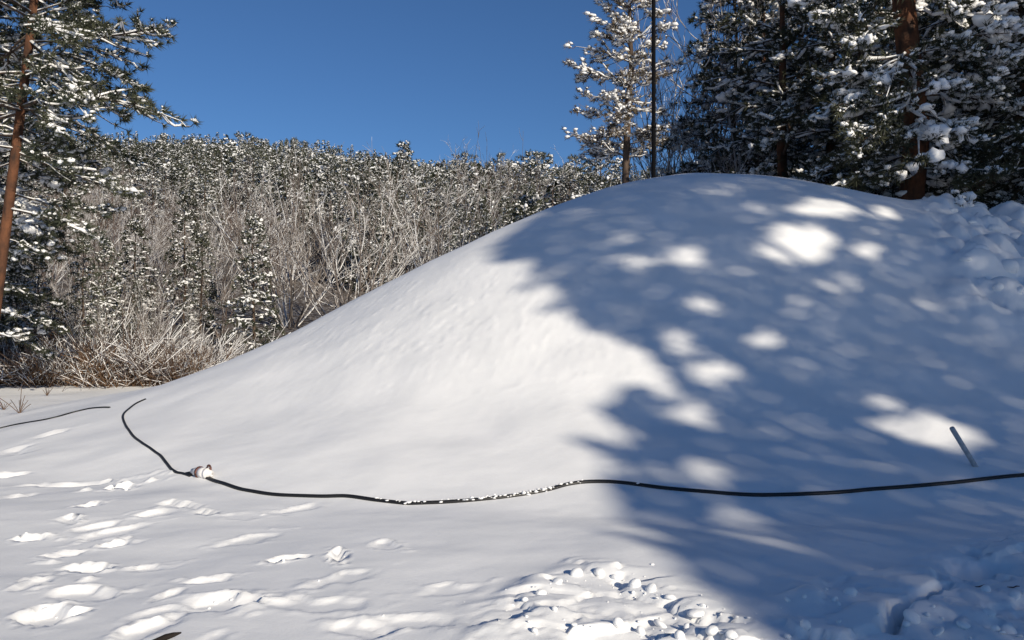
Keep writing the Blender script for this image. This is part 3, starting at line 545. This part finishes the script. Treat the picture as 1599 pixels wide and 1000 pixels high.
# the far forest: one mass
def far_template(kind, seed):
    rng = rgen(seed); A = Acc()
    if kind == 'b':
        n = 60; az = rng.uniform(0, 6.28, n); ti = rng.uniform(0, .6, n); b0 = np.stack([rng.normal(0, .3, n), rng.normal(0, .3, n), rng.uniform(0, 4, n)], -1)
        d = np.stack([np.cos(az)*np.sin(ti), np.sin(az)*np.sin(ti), np.cos(ti)], -1); l = rng.uniform(2, 5, n)
        wv = unit(np.cross(d, rng.normal(size=d.shape)))*.07; tri = np.stack([b0-wv, b0+wv, b0+d*l[:, None]], 1).reshape(-1, 3); A.add(tri, np.arange(3*n).reshape(-1, 3), 1)
        c = b0+d*(l*rng.uniform(.4, 1, n))[:, None]; m_ = 50; c = c[:m_]; e1 = rng.normal(0, .13, (m_, 3)); e2 = rng.normal(0, .13, (m_, 3)); A.add(np.stack([c, c+e1, c+e2], 1).reshape(-1, 3), np.arange(3*m_).reshape(-1, 3), 2)
        return A.arr()
    n = 115; q = rng.uniform(.05, 1, n)**.8; H = 13 if kind == 's' else 12
    rad = (2.2*(1-q)+.15)*np.sqrt(rng.uniform(.15, 1, n)) if kind == 's' else 2.3*np.sqrt(np.clip(1-(2*np.clip(q, .35, 1)-1.2)**2, .05, 1))*np.sqrt(rng.uniform(.1, 1, n))
    z = H*q if kind == 's' else 3.5+(H-3.5)*q; az = rng.uniform(0, 6.28, n); c = np.stack([rad*np.cos(az), rad*np.sin(az), z], -1)
    out = np.stack([np.cos(az), np.sin(az), np.full(n, -.35)], -1); s = rng.uniform(.28, .75, n)[:, None]
    sd = unit(np.cross(out, rng.normal(size=(n, 3)))); tri = np.stack([c-sd*s*.6, c+sd*s*.6, c+out*s*1.3], 1).reshape(-1, 3); A.add(tri, np.arange(3*n).reshape(-1, 3), 0)
    m_ = 120; j = rng.integers(0, n, m_); cc = c[j]+np.array([0, 0, .18])+out[j]*.25; s = rng.uniform(.14, .46, m_)[:, None]
    sd = unit(np.stack([-np.sin(az[j]), np.cos(az[j]), rng.normal(0, .3, m_)], -1)); tri = np.stack([cc-sd*s*.8, cc+sd*s*.8, cc+out[j]*s*.7+np.array([0, 0, -.45])*s], 1).reshape(-1, 3); A.add(tri, np.arange(3*m_).reshape(-1, 3), 2)
    v, f = tubes(np.array([[[0, 0, -.5], [0, 0, H*.5], [0, 0, H]]]), np.array([[.16, .1, .02]]), 3); A.add(v, f, 1)
    return A.arr()
FT = {'s': [far_template('s', 1), far_template('s', 2), far_template('s', 3)], 'p': [far_template('p', 4), far_template('p', 5)], 'b': [far_template('b', 6), far_template('b', 7)]}
def fast_scatter(u0, u1, r0_, r1_, cell):
    out = []
    a0, a1 = math.atan(u0), math.atan(u1); r_ = r0_
    while r_ < r1_:
        n = int((a1-a0)*r_/cell); aa = a0+(np.arange(n)+rh.uniform(.05, .95, n))*(a1-a0)/n; rr = r_+rh.uniform(-.45, .45, n)*cell; out.append(np.stack([rr*np.sin(aa), rr*np.cos(aa), rr], -1)); r_ += cell
    return np.concatenate(out)
FA = Acc()
pts = np.concatenate([fast_scatter(-.72, .4, 78, 150, 6.5), fast_scatter(-.72, .42, 150, 300, 5.3), fast_scatter(-.74, .42, 300, 490, 6.4)])
zz = hill(pts[:, 0], pts[:, 1]); dec = vnoise(pts[:, 0]*.03+3.3, pts[:, 1]*.02, 5)+np.where(pts[:, 0]/pts[:, 1] > -.13, .25, -.05)+np.where(pts[:, 2] > 260, -.35, 0)
for i in range(len(pts)):
    k = 'b' if dec[i] > rh.uniform(-.15, .15) else ('s' if rh.random() < .5 else 'p'); v, f, m_ = FT[k][rh.integers(len(FT[k]))]
    a = rh.uniform(0, 6.28); c, s = math.cos(a), math.sin(a); sc_ = rh.uniform(.45, .95)
    vv = np.stack([v[:, 0]*c-v[:, 1]*s, v[:, 0]*s+v[:, 1]*c, v[:, 2]*rh.uniform(.9, 1.15)], -1)*sc_+np.array([pts[i, 0], pts[i, 1], zz[i]])
    FA.v.append(vv); FA.f.append(f+FA.n); FA.m.append(m_); FA.n += len(vv)
fo = mobj('hillside_forest', FA.mesh('hillside_forest', [NEEDLE, TWIG, TSNOW], False)); tag(fo, 'far mass of snow-dusted forest covering the hill', 'forest', kind='stuff')

# dry brush and grass at the forest edge
rb_ = rgen(1200); n = 5200; bx = rb_.uniform(-24, -9.5, n); by = 25.2+rb_.beta(1.3, 2.2, n)*5.0+.25*(bx+14).clip(0, 9)*.2
bzv = np.maximum(height(bx, by), hill(bx, by))-.03; hgt = rb_.uniform(.15, .95, n)*(.6+.5*vnoise(bx*.9, by*.9, 4)).clip(.25, 1.2); d = unit(np.stack([rb_.normal(0, .35, n), rb_.normal(0, .35, n), np.ones(n)], -1))
b0 = np.stack([bx, by, bzv], -1); wv = unit(np.cross(d, rb_.normal(size=(n, 3))))*.011; tri = np.stack([b0-wv, b0+wv, b0+d*hgt[:, None]], 1).reshape(-1, 3)
br = mobj('dry_brush', make_mesh('dry_brush', tri, np.arange(3*n).reshape(-1, 3), BRUSH, False)); tag(br, 'brown dry grass and brush along the foot of the forest', 'brush', kind='stuff')
for px, py, hh in [(33, 645, .55), (8, 640, .35), (75, 618, .35)]:
    c = cast(px, py); r1 = rgen(int(px)); k = 9; d = unit(np.stack([r1.normal(0, .4, k), r1.normal(0, .4, k), np.ones(k)], -1)); t3 = np.linspace(0, 1, 4)
    P = d[:, None]*(hh*r1.uniform(.5, 1.1, k))[:, None, None]*t3[None, :, None]; P[..., 2] -= .15*hh*t3**2; v, f = tubes(P, np.full((k, 4), .007), 3)
    g = mobj('grass_tuft', make_mesh('grass_tuft', v, f, BRUSH)); g.location = c-np.array([0, 0, .02]); tag(g, 'few dry brown grass stalks poking from the snow by the short hose', 'grass', 'dry stalks in the snow')

# ------------------------------------------------------------------ pines outside the frame that throw the shade
EA = np.array([-SH[1], SH[0]])                                       # horizontal axis across the sunlight
def sun_ab(P): c = P[..., 0]*SH[0]+P[..., 1]*SH[1]; return P[..., 0]*EA[0]+P[..., 1]*EA[1], P[..., 2]*math.cos(SUN_EL)-c*math.sin(SUN_EL)
SHADE = [(835, 338), (812, 353), (770, 384), (778, 413), (826, 404), (838, 420), (804, 459), (850, 446), (888, 460), (838, 494), (884, 480), (908, 509), (970, 535), (1012, 555), (1043, 587), (1059, 607), (1038, 633), (1012, 607), (981, 597), (975, 618),
         (929, 644), (950, 657), (988, 675), (990, 702), (890, 680), (950, 717), (1000, 740), (929, 737), (955, 769), (960, 785), (975, 813), (989, 848), (930, 842), (879, 827), (975, 858), (1054, 903), (1071, 913), (1113, 941), (1157, 972), (1188, 996), (1260, 1060), (1900, 1060), (1900, 200), (900, 200)]
LIT = [(1245, 385, 66, 34, 1), (1285, 328, 58, 17, .9), (1355, 395, 20, 13, .8), (1380, 335, 24, 14, .8), (1310, 447, 33, 17, .8), (1075, 402, 30, 17, .9), (985, 415, 30, 14, .6), (1030, 408, 60, 9, .6), (1022, 352, 18, 8, .5), (985, 375, 20, 9, .5),
       (1030, 462, 18, 9, .5), (1095, 480, 22, 12, .8), (1062, 535, 27, 25, .9), (1115, 585, 42, 22, 1), (1080, 648, 40, 18, .9), (1195, 535, 42, 16, .5), (872, 432, 20, 13, .5), (1105, 736, 36, 22, .9), (1030, 735, 26, 16, .7), (1155, 812, 30, 18, .9), (1175, 843, 36, 18, .7),
       (1240, 795, 32, 8, .6), (1030, 812, 26, 14, .6), (1435, 672, 72, 27, 1), (1500, 680, 40, 22, .8), (1375, 632, 42, 12, .7), (1465, 480, 28, 8, .5), (905, 335, 20, 10, .5), (1130, 425, 55, 15, .4), (1130, 298, 45, 9, .4), (1240, 480, 20, 16, .4), (1190, 330, 40, 10, .35)]
gpx, gpy = np.meshgrid(np.arange(640, 1600, 5.0), np.arange(272, 1000, 4.0)); gpx, gpy = gpx.ravel(), gpy.ravel()
Yr = np.concatenate([np.arange(3.4, 9, .04), np.arange(9, 20, .08)]); hit = np.full((len(gpx), 3), np.nan)
for i in range(0, len(gpx), 1500):
    u = (gpx[i:i+1500, None]-800)/F; z = CZ+(HZ-gpy[i:i+1500, None])/F*Yr[None]
    XX = u*Yr; tt = mound_t(XX, Yr[None]); sm = sstep(0, 1, (XX-MP['cx'])/MP['x2']); g = (MP['H']+(MP['H2']-MP['H'])*sm)*np.interp(tt, np.linspace(0, 1.12, 200), pchip(np.linspace(0, 1.12, 200), MT, MV))
    below = z <= g; ok = below.any(1); k = below.argmax(1); hit[i:i+1500] = np.where(ok[:, None], np.stack([u[:, 0]*Yr[k], Yr[k], g[np.arange(len(k)), k]], -1), np.nan)
msk = poly_mask(gpx, gpy, [np.array(p, float) for p in SHADE], 3.0)
rl = rgen(1500)
for (cx, cy, rx, ry, st) in LIT:
    q = np.hypot((gpx-cx)/rx, (gpy-cy)/ry)+.18*vnoise(gpx*.06, gpy*.09, 12); msk = msk*(1-.92*st*sstep(1.08, .72, q))
ok = ~np.isnan(hit[:, 0]); A_, B_ = sun_ab(hit[ok]); M_ = msk[ok]
CELL = .1; a0, b0_ = 0.0, -4.0; na, nb = 300, 218
ia = ((A_-a0)/CELL).astype(int).clip(0, na-1); ib = ((B_-b0_)/CELL).astype(int).clip(0, nb-1)
sm_ = np.zeros((na, nb)); ct_ = np.zeros((na, nb)); np.add.at(sm_, (ia, ib), M_); np.add.at(ct_, (ia, ib), 1); cov = np.where(ct_ > 0, sm_/np.maximum(ct_, 1), -1)
for _ in range(5):                                                   # close small gaps between samples
    pc = np.pad(cov, 1, constant_values=-1); nbv = np.stack([pc[1+i:1+i+na, 1+j:1+j+nb] for i in (-1, 0, 1) for j in (-1, 0, 1)]); okn = nbv >= 0
    fill = np.where(okn, nbv, 0).sum(0)/np.maximum(okn.sum(0), 1); cov = np.where((cov < 0) & (okn.sum(0) >= 3), fill, cov)
# (distance along the sun azimuth, position across it, half width across)
CASTERS = [(17.5, 3.6, 1.5), (20.0, 6.0, 1.5), (18.0, 8.4, 1.6), (20.5, 10.9, 1.5), (18.5, 13.4, 1.6), (20.0, 15.9, 1.5), (14.0, 18.3, 1.5), (15.5, 20.7, 1.5), (12.5, 23.2, 1.5), (14.5, 25.7, 1.5), (12.0, 28.2, 1.5)]
AC = a0+(np.arange(na)+.5)*CELL; BC = b0_+(np.arange(nb)+.5)*CELL; AA, BB = np.meshgrid(AC, BC, indexing='ij')
TOPB = np.interp(AC, [16, 17, 19.6, 20.5, 24, 30], [10.0, 10.6, 10.8, 15.5, 16.8, 16.5])+.5*vnoise(AC*1.6, AC*0, 33)+.3*vnoise(AC*4, AC*0, 34)
holes = fbm(AA*.9, BB*1.1, 2, 35) > .95
beyond = (AA > 16.0) & (cov < 0) & (BB > 1.5) & (BB < TOPB[:, None]); cov = np.where(beyond, np.where(holes, .2, .9), cov); inner = ~beyond
for n_, (cd, ca, hw) in enumerate(CASTERS):
    rng = rgen(1600+n_); pass
    mids = [(CASTERS[k][1]+CASTERS[k+1][1])/2 for k in range(len(CASTERS)-1)]; lo = 2.0 if n_ == 0 else mids[n_-1]; hi = 29.5 if n_ == len(CASTERS)-1 else mids[n_]
    ai = [i for i in range(na) if lo <= a0+(i+.5)*CELL < hi]; pos = []
    for i in ai:
        col = cov[i]; vis = np.where(col >= 0)[0]
        if len(vis) == 0: continue
        top = vis[np.where(col[vis] > .5)[0]].max() if (col[vis] > .5).any() else -1
        for j in range(nb):
            c = col[j]
            if c < 0: c = .95 if (top >= 0 and vis.min()-17 < j < top) else (.9 if (j < vis.min() and j > vis.min()-17) else 0)
            big = bool(beyond[i, j])
            if big and (i % 2 or j % 2): continue
            if c > rng.uniform(.3, .8):
                for _ in range(2):
                    dd = cd+rng.normal(0, .8); a = a0+(i+rng.uniform(.1, .9))*CELL; b = b0_+(j+rng.uniform(.1, .9))*CELL
                    z = (b+dd*math.sin(SUN_EL))/math.cos(SUN_EL); xy = EA*a+SH*dd; pos.append((xy[0], xy[1], z, .15 if big else .0665))
    pos = np.array(pos); psz = pos[:, 3]; pos = pos[:, :3]; xy = EA*ca+SH*cd; base = np.array([xy[0], xy[1], 0.0]); pos = pos-base; N = len(pos); near_ = np.hypot(pos[:, 0], pos[:, 1]) < 1.3; topz = np.percentile(pos[near_, 2], 97)-.4
    # needle fans and snow pads
    nb_ = 4; bd = unit(rng.normal(0, 1, (N, nb_, 3))*[1, 1, .5]); bl = psz[:, None, None]*rng.uniform(1.1, 2.0, (N, nb_, 1)); tip = pos[:, None]+bd*bl; wv = unit(np.cross(bd, rng.normal(size=bd.shape)))*.022
    tri = np.stack([pos[:, None]-wv, pos[:, None]+wv, tip], 2).reshape(-1, 3); s = psz*rng.uniform(.8, 1.25, N)
    v, f = blobs(pos, np.stack([s*1.5, s*1.25, s*.95], -1), rng.uniform(0, 6, N), OCT, rng, .12)
    # limbs from the trunk to the clumps
    pick = pos[rng.random(N) < .02]; tr = np.linspace(0, 1, 5); st = np.stack([np.zeros(len(pick)), np.zeros(len(pick)), np.clip(pick[:, 2]-.25*np.hypot(pick[:, 0], pick[:, 1]), 2, topz-.1)], -1)
    LP = st[:, None]+(pick-st)[:, None]*tr[None, :, None]; lv, lf = tubes(LP, np.full((len(pick), 5), .022), 3)
    tv, tf = trunk_tris([(0, 0, -.5), (.05, .04, topz*.5), (0, 0, topz*.96)], [.24, .17, .03])
    p = Proto('shade_pine'); p.part('trunk', (tv, tf), ORANGE); p.part('branches', (lv, lf), DARKB); p.part('crown', (tri, np.arange(len(tri)).reshape(-1, 3)), NEEDLE, False); p.part('snow', (v, f), TSNOW)
    p.place('pine_tree', 'tall snowy pine of the row that shades the mound', 'pine tree', base, 0, 1.0, 'pines of the shading row')
# ------------------------------------------------------------------ hose, coupling, pole, pipe, stick
def smooth_path(px, lift, n=40):
    P = np.array([cast(a, b) for a, b in px]); k = len(P); tt = np.linspace(0, k-1, n)
    Q_ = np.zeros((n, 3)); i = np.minimum(tt.astype(int), k-2); a = (tt-i)[:, None]
    p0, p1, p2, p3 = P[np.maximum(i-1, 0)], P[i], P[i+1], P[np.minimum(i+2, k-1)]
    Q_ = .5*((2*p1)+(-p0+p2)*a+(2*p0-5*p1+4*p2-p3)*a**2+(-p0+3*p1-3*p2+p3)*a**3)
    g = height(Q_[:, 0], Q_[:, 1]); ker = np.ones(5)/5; Q_[:, 2] = np.convolve(np.pad(g, 2, 'edge'), ker, 'valid')+lift
    return Q_
def hose(name, label, px, r_, n, lift=.25):
    Q_ = smooth_path(px, r_*lift, n); v, f = tubes(Q_[None], np.full((1, n), r_), 10); A = Acc(); A.add(v, f); cv, cf = caps(Q_[None], np.full((1, n), r_), 10); A.add(cv, cf)
    o = mobj(name, A.mesh(name, RUBBER)); tag(o, label, 'hose'); return o, Q_
H1, Q1 = hose('water_hose', 'thick black hose lying across the foot of the snow mound', [(322, 745), (345, 754), (375, 764), (400, 769), (440, 774), (500, 776), (545, 776), (590, 782), (630, 786), (650, 787), (700, 785), (750, 781), (800, 775), (850, 767), (890, 757), (930, 753), (975, 755), (1030, 762), (1090, 768), (1150, 773), (1220, 774), (1300, 770), (1370, 764), (1440, 759), (1500, 753), (1550, 747), (1605, 742), (1680, 735), (1780, 722)], .0225, 260)
H2, Q2 = hose('thin_hose', 'thin black hose curving from the coupling round the mound foot', [(229, 624), (214, 631), (203, 639), (194, 649), (197, 662), (208, 679), (224, 692), (240, 703), (252, 711), (262, 723), (274, 734), (288, 740), (300, 744)], .017, 110)
H3, Q3 = hose('short_hose', 'short black hose on the open trodden snow beside the forest edge', [(173, 637), (160, 637), (140, 639), (115, 645), (90, 652), (60, 658), (30, 663), (0, 670), (-40, 680), (-90, 700)], .018, 80)
# snow caught on the thick hose
rk = rgen(1700); sel = [i for i in range(len(Q1)) if -0.05 > Q1[i, 0]/Q1[i, 1] > -.17 or (rk.random() < .10 and Q1[i, 0] < 1.2 and Q1[i, 0] > -1.3) or -.05 < Q1[i, 0]/Q1[i, 1] < .09]
cp = []
for i in sel:
    dens = 3 if -.06 < Q1[i, 0]/Q1[i, 1] < .05 else 1
    for _ in range(dens): cp.append(Q1[i]+np.array([rk.normal(0, .02), -.012+rk.normal(0, .01), .018+rk.normal(0, .007)]))
cp = np.array(cp); s = rk.uniform(.004, .016, len(cp)); v, f = blobs(cp, np.stack([s*1.5, s*.8, s*.6], -1), np.zeros(len(cp)), ICO1, rk, .2)
cr = mobj('snow_crust', make_mesh('snow_crust', v, f, TSNOW), H1); cr['kind'] = 'stuff'
# coupling
c0 = Q1[0]; ax = unit((Q1[4]-Q2[-5])*np.array([1, 1, 0.3])); e = empty('hose_coupling', (c0[0], c0[1], hz(c0[0], c0[1]))); tag(e, 'white hose coupling with dark collar and brown lever on the snow', 'coupling')
ctr = np.array([0, 0, .046]); side = unit(np.cross(ax, [0, 0, 1.]))
def lathe(prof, S=20): P = np.array([[ctr+ax*a for a, _ in prof]]); return tubes(P, np.array([[r_ for _, r_ in prof]]), S)
v, f = lathe([(-.07, .0), (-.069, .05), (-.065, .057), (.0, .057), (.005, .052), (.03, .052), (.035, .058), (.06, .058), (.066, .046), (.1, .04), (.104, .03), (.125, .029), (.126, 0)]); mobj('body', make_mesh('coupling_body', v, f, ALLOY), e)
v, f = lathe([(-.1, .0), (-.099, .05), (-.096, .064), (-.076, .064), (-.072, .05), (-.071, 0)]); mobj('collar', make_mesh('coupling_collar', v, f, RUST), e)
v, f = lathe([(-.21, 0), (-.209, .03), (-.17, .033), (-.165, .042), (-.12, .045), (-.102, .046), (-.101, 0)]); mobj('tail', make_mesh('coupling_tail', v, f, ALLOY), e)
an = np.linspace(-.6, 4.2, 14); LPt = np.array([[ctr+ax*(.055+.03*math.cos(a))+np.array([0, 0, .05+.035*math.sin(a)])-side*.01 for a in an]]); v, f = tubes(LPt, np.full((1, 14), .012), 7); mobj('lever', make_mesh('coupling_lever', v, f, RUST), e)
LPt = np.array([[ctr-ax*.2+[0, 0, -.02], ctr-ax*.26+side*-.0+[0, 0, -.03], ctr-ax*.33+[0, 0, -.045]]]); v, f = tubes(LPt, np.full((1, 3), .022), 8); mobj('hose_end', make_mesh('coupling_hose_end', v, f, RUBBER), e)
# snow lance pole
pb = at(1021, 275, 18.6); e = empty('lance_pole', (pb[0], pb[1], 0)); tag(e, 'tall thin black steel pole rising behind the mound crest', 'pole')
Z = 11.5; zs = [-.5, 3, 3.001, 6.5, 6.501, Z]; rr = [.055, .055, .05, .05, .046, .046]
v, f = tubes(np.array([[[.003*z, 0, z] for z in zs]]), np.array([rr]), 14); mobj('shaft', make_mesh('pole_shaft', v, f, POLE), e)
for zc in (3.0, 6.5):
    v, f = tubes(np.array([[[.003*zc, 0, zc-.06], [.003*zc, 0, zc-.059], [.003*zc, 0, zc+.06], [.003*zc, 0, zc+.061]]]), np.array([[.045, .06, .06, .045]]), 14); mobj('joint', make_mesh('pole_joint', v, f, POLE), e)
v, f = tubes(np.array([[[.034, 0, Z-.05], [.034, 0, Z], [.034, 0, Z+.3], [.034, 0, Z+.34]]]), np.array([[.05, .09, .09, .02]]), 14); mobj('nozzle_head', make_mesh('pole_head', v, f, POLE), e)
# pipe stuck in the slope
pb = cast(1521, 728); tp = at(1485, 668, pb[1]-.12); dv = tp-pb; Lp = np.linalg.norm(dv); dv = dv/Lp
P = np.array([[-dv*.3, dv*.1, dv*Lp*.97, dv*Lp, dv*Lp*.999, dv*Lp*.9]]); v, f = tubes(P, np.array([[.025, .025, .025, .023, .018, .017]]), 14); A = Acc(); A.add(v, f); A.add(P[0, -1]+np.zeros((1, 3)), np.zeros((0, 3), int))
o = mobj('plastic_pipe', A.mesh('plastic_pipe', PIPE)); o.location = pb; tag(o, 'short grey pipe leaning out of the shaded snow slope above the hose', 'pipe')
# stick
pb = cast(255, 999); t5 = np.linspace(0, 1, 6); P = np.array([[[-.09+.19*t, .02*t, -.025+.085*t-.02*t*t] for t in t5]]); v, f = tubes(P, np.array([[.012, .013, .014, .017, .013, .004]]), 7)
STK = mat('dark_wet_wood', (.018, .014, .012), .8); o = mobj('stick', make_mesh('stick', v, f, STK)); o.location = pb; tag(o, 'dark end of a stick poking out of the trodden snow', 'stick')

# ------------------------------------------------------------------ broken snow
def chunk_mesh(name, seed, flat):
    rng = rgen(seed); v, f = ICO3; v = v.copy(); n = unit(rng.normal(size=(11, 3))); c = rng.uniform(.55, .95, 11)
    d = v@n.T; rad = np.where(d > .05, c/np.maximum(d, .05), 9); k = 60; r_ = -np.log(np.exp(-k*np.minimum(rad, 1.4)).sum(1)+1e-9)/k
    V = v*r_[:, None]*(1+.015*rng.normal(size=(len(v), 1)))*np.array([1, .8, flat]); me = make_mesh(name, V, f, SNOW); me.set_sharp_from_angle(angle=R(32)); return me
CHK = [chunk_mesh('snow_chunk', 1800+i, fl) for i, fl in enumerate([.35, .5, .65, .4, .8, .55])]
rc = rgen(1900)
def chunk(px, py, s_, label, grp, k=None, tilt=.35, sink=.25):
    c = cast(px, py); o = mobj('snow_chunk', CHK[rc.integers(6) if k is None else k]); o.location = c+np.array([0, 0, s_*.3*(1-2*sink)]); o.rotation_euler = (rc.normal(0, tilt), rc.normal(0, tilt), rc.uniform(0, 6.28)); o.scale = (s_, s_, s_*rc.uniform(.8, 1.3)); tag(o, label, 'snow chunk', grp)
L1 = 'sunlit broken snow chunk in the churned heap at the mound foot'
for px, py, s_ in [(845, 925, .10), (870, 908, .11), (900, 896, .13), (935, 894, .12), (960, 903, .09), (990, 912, .13), (1015, 920, .12), (1045, 932, .1), (820, 935, .06), (800, 944, .05), (1030, 975, .13), (1085, 965, .15), (1110, 985, .12), (1140, 990, .09), (1060, 992, .1), (1000, 985, .09), (965, 975, .1), (1095, 945, .07)]: chunk(px, py, s_*1.0, L1, 'sunlit broken snow', sink=.42, tilt=.5)
for _ in range(22):
    px = rc.uniform(790, 1170); py = rc.uniform(905+.25*abs(px-930)*.6, 1000); chunk(px, py, abs(rc.normal(0, .022))+.012, L1, 'sunlit broken snow')
for _ in range(70):
    px = rc.normal(950, 120); py = rc.uniform(885+.2*abs(px-940), 1000); chunk(px, py, rc.uniform(.006, .02), 'tiny sunlit snow crumb scattered round the churned heap', 'sunlit snow crumbs', sink=.3)
L2 = 'broken snow chunk in the shaded churned snow below the hose'
for px, py, s_ in [(1300, 935, .07), (1307, 942, .05), (1255, 975, .1), (1325, 925, .12), (1420, 965, .14), (1460, 985, .12), (1500, 975, .13), (1540, 955, .1), (1570, 985, .13), (1535, 920, .1), (1580, 930, .11)]: chunk(px, py, s_*1.0, L2, 'shaded broken snow', sink=.42, tilt=.5)
for _ in range(26):
    px = rc.uniform(1215, 1620); py = rc.uniform(905, 1000) if px < 1450 else rc.uniform(925, 1000); chunk(px, py, abs(rc.normal(0, .025))+.012, L2, 'shaded broken snow')
L3 = 'small loose snow clod among the footprints'
for px, py, s_ in [(75, 950, .07), (95, 962, .06), (60, 962, .06), (340, 940, .05), (365, 935, .06), (445, 876, .05), (540, 868, .05), (180, 762, .09), (200, 765, .07), (45, 832, .05), (1018, 880, .05), (500, 905, .03), (600, 960, .03), (330, 948, .04)]: chunk(px, py, s_*.8, L3, 'loose snow clods', sink=.4)
L4 = 'rounded snow block on the lumpy bank beside the shaded stand'
for px, py, s_ in [(1450, 326, .35), (1490, 325, .3), (1520, 345, .32), (1555, 352, .4), (1590, 365, .42), (1530, 385, .45), (1575, 410, .5), (1510, 400, .3), (1560, 445, .3), (1590, 450, .3)]: chunk(px, py, s_, L4, 'snow blocks on the bank', k=int(rc.choice([1, 2, 4])), sink=.8, tilt=.2)

rt_ = rgen(2100)
for px, py in [(1532, 915), (1578, 918)]:
    c = cast(px, py); a = rt_.uniform(-.6, .9); L_ = rt_.uniform(.025, .06); t5 = np.linspace(-1, 1, 5); P = np.array([[[L_*t*math.cos(a), L_*t*math.sin(a), .012+.012*t+rt_.normal(0, .004)] for t in t5]]); v, f = tubes(P, np.array([[.002, .004, .004, .004, .002]]), 5)
    o = mobj('fallen_twig', make_mesh('fallen_twig', v, f, RUST)); o.location = c; tag(o, 'small dark twig lying in the shaded churned snow', 'twig', 'twigs in the shaded snow')
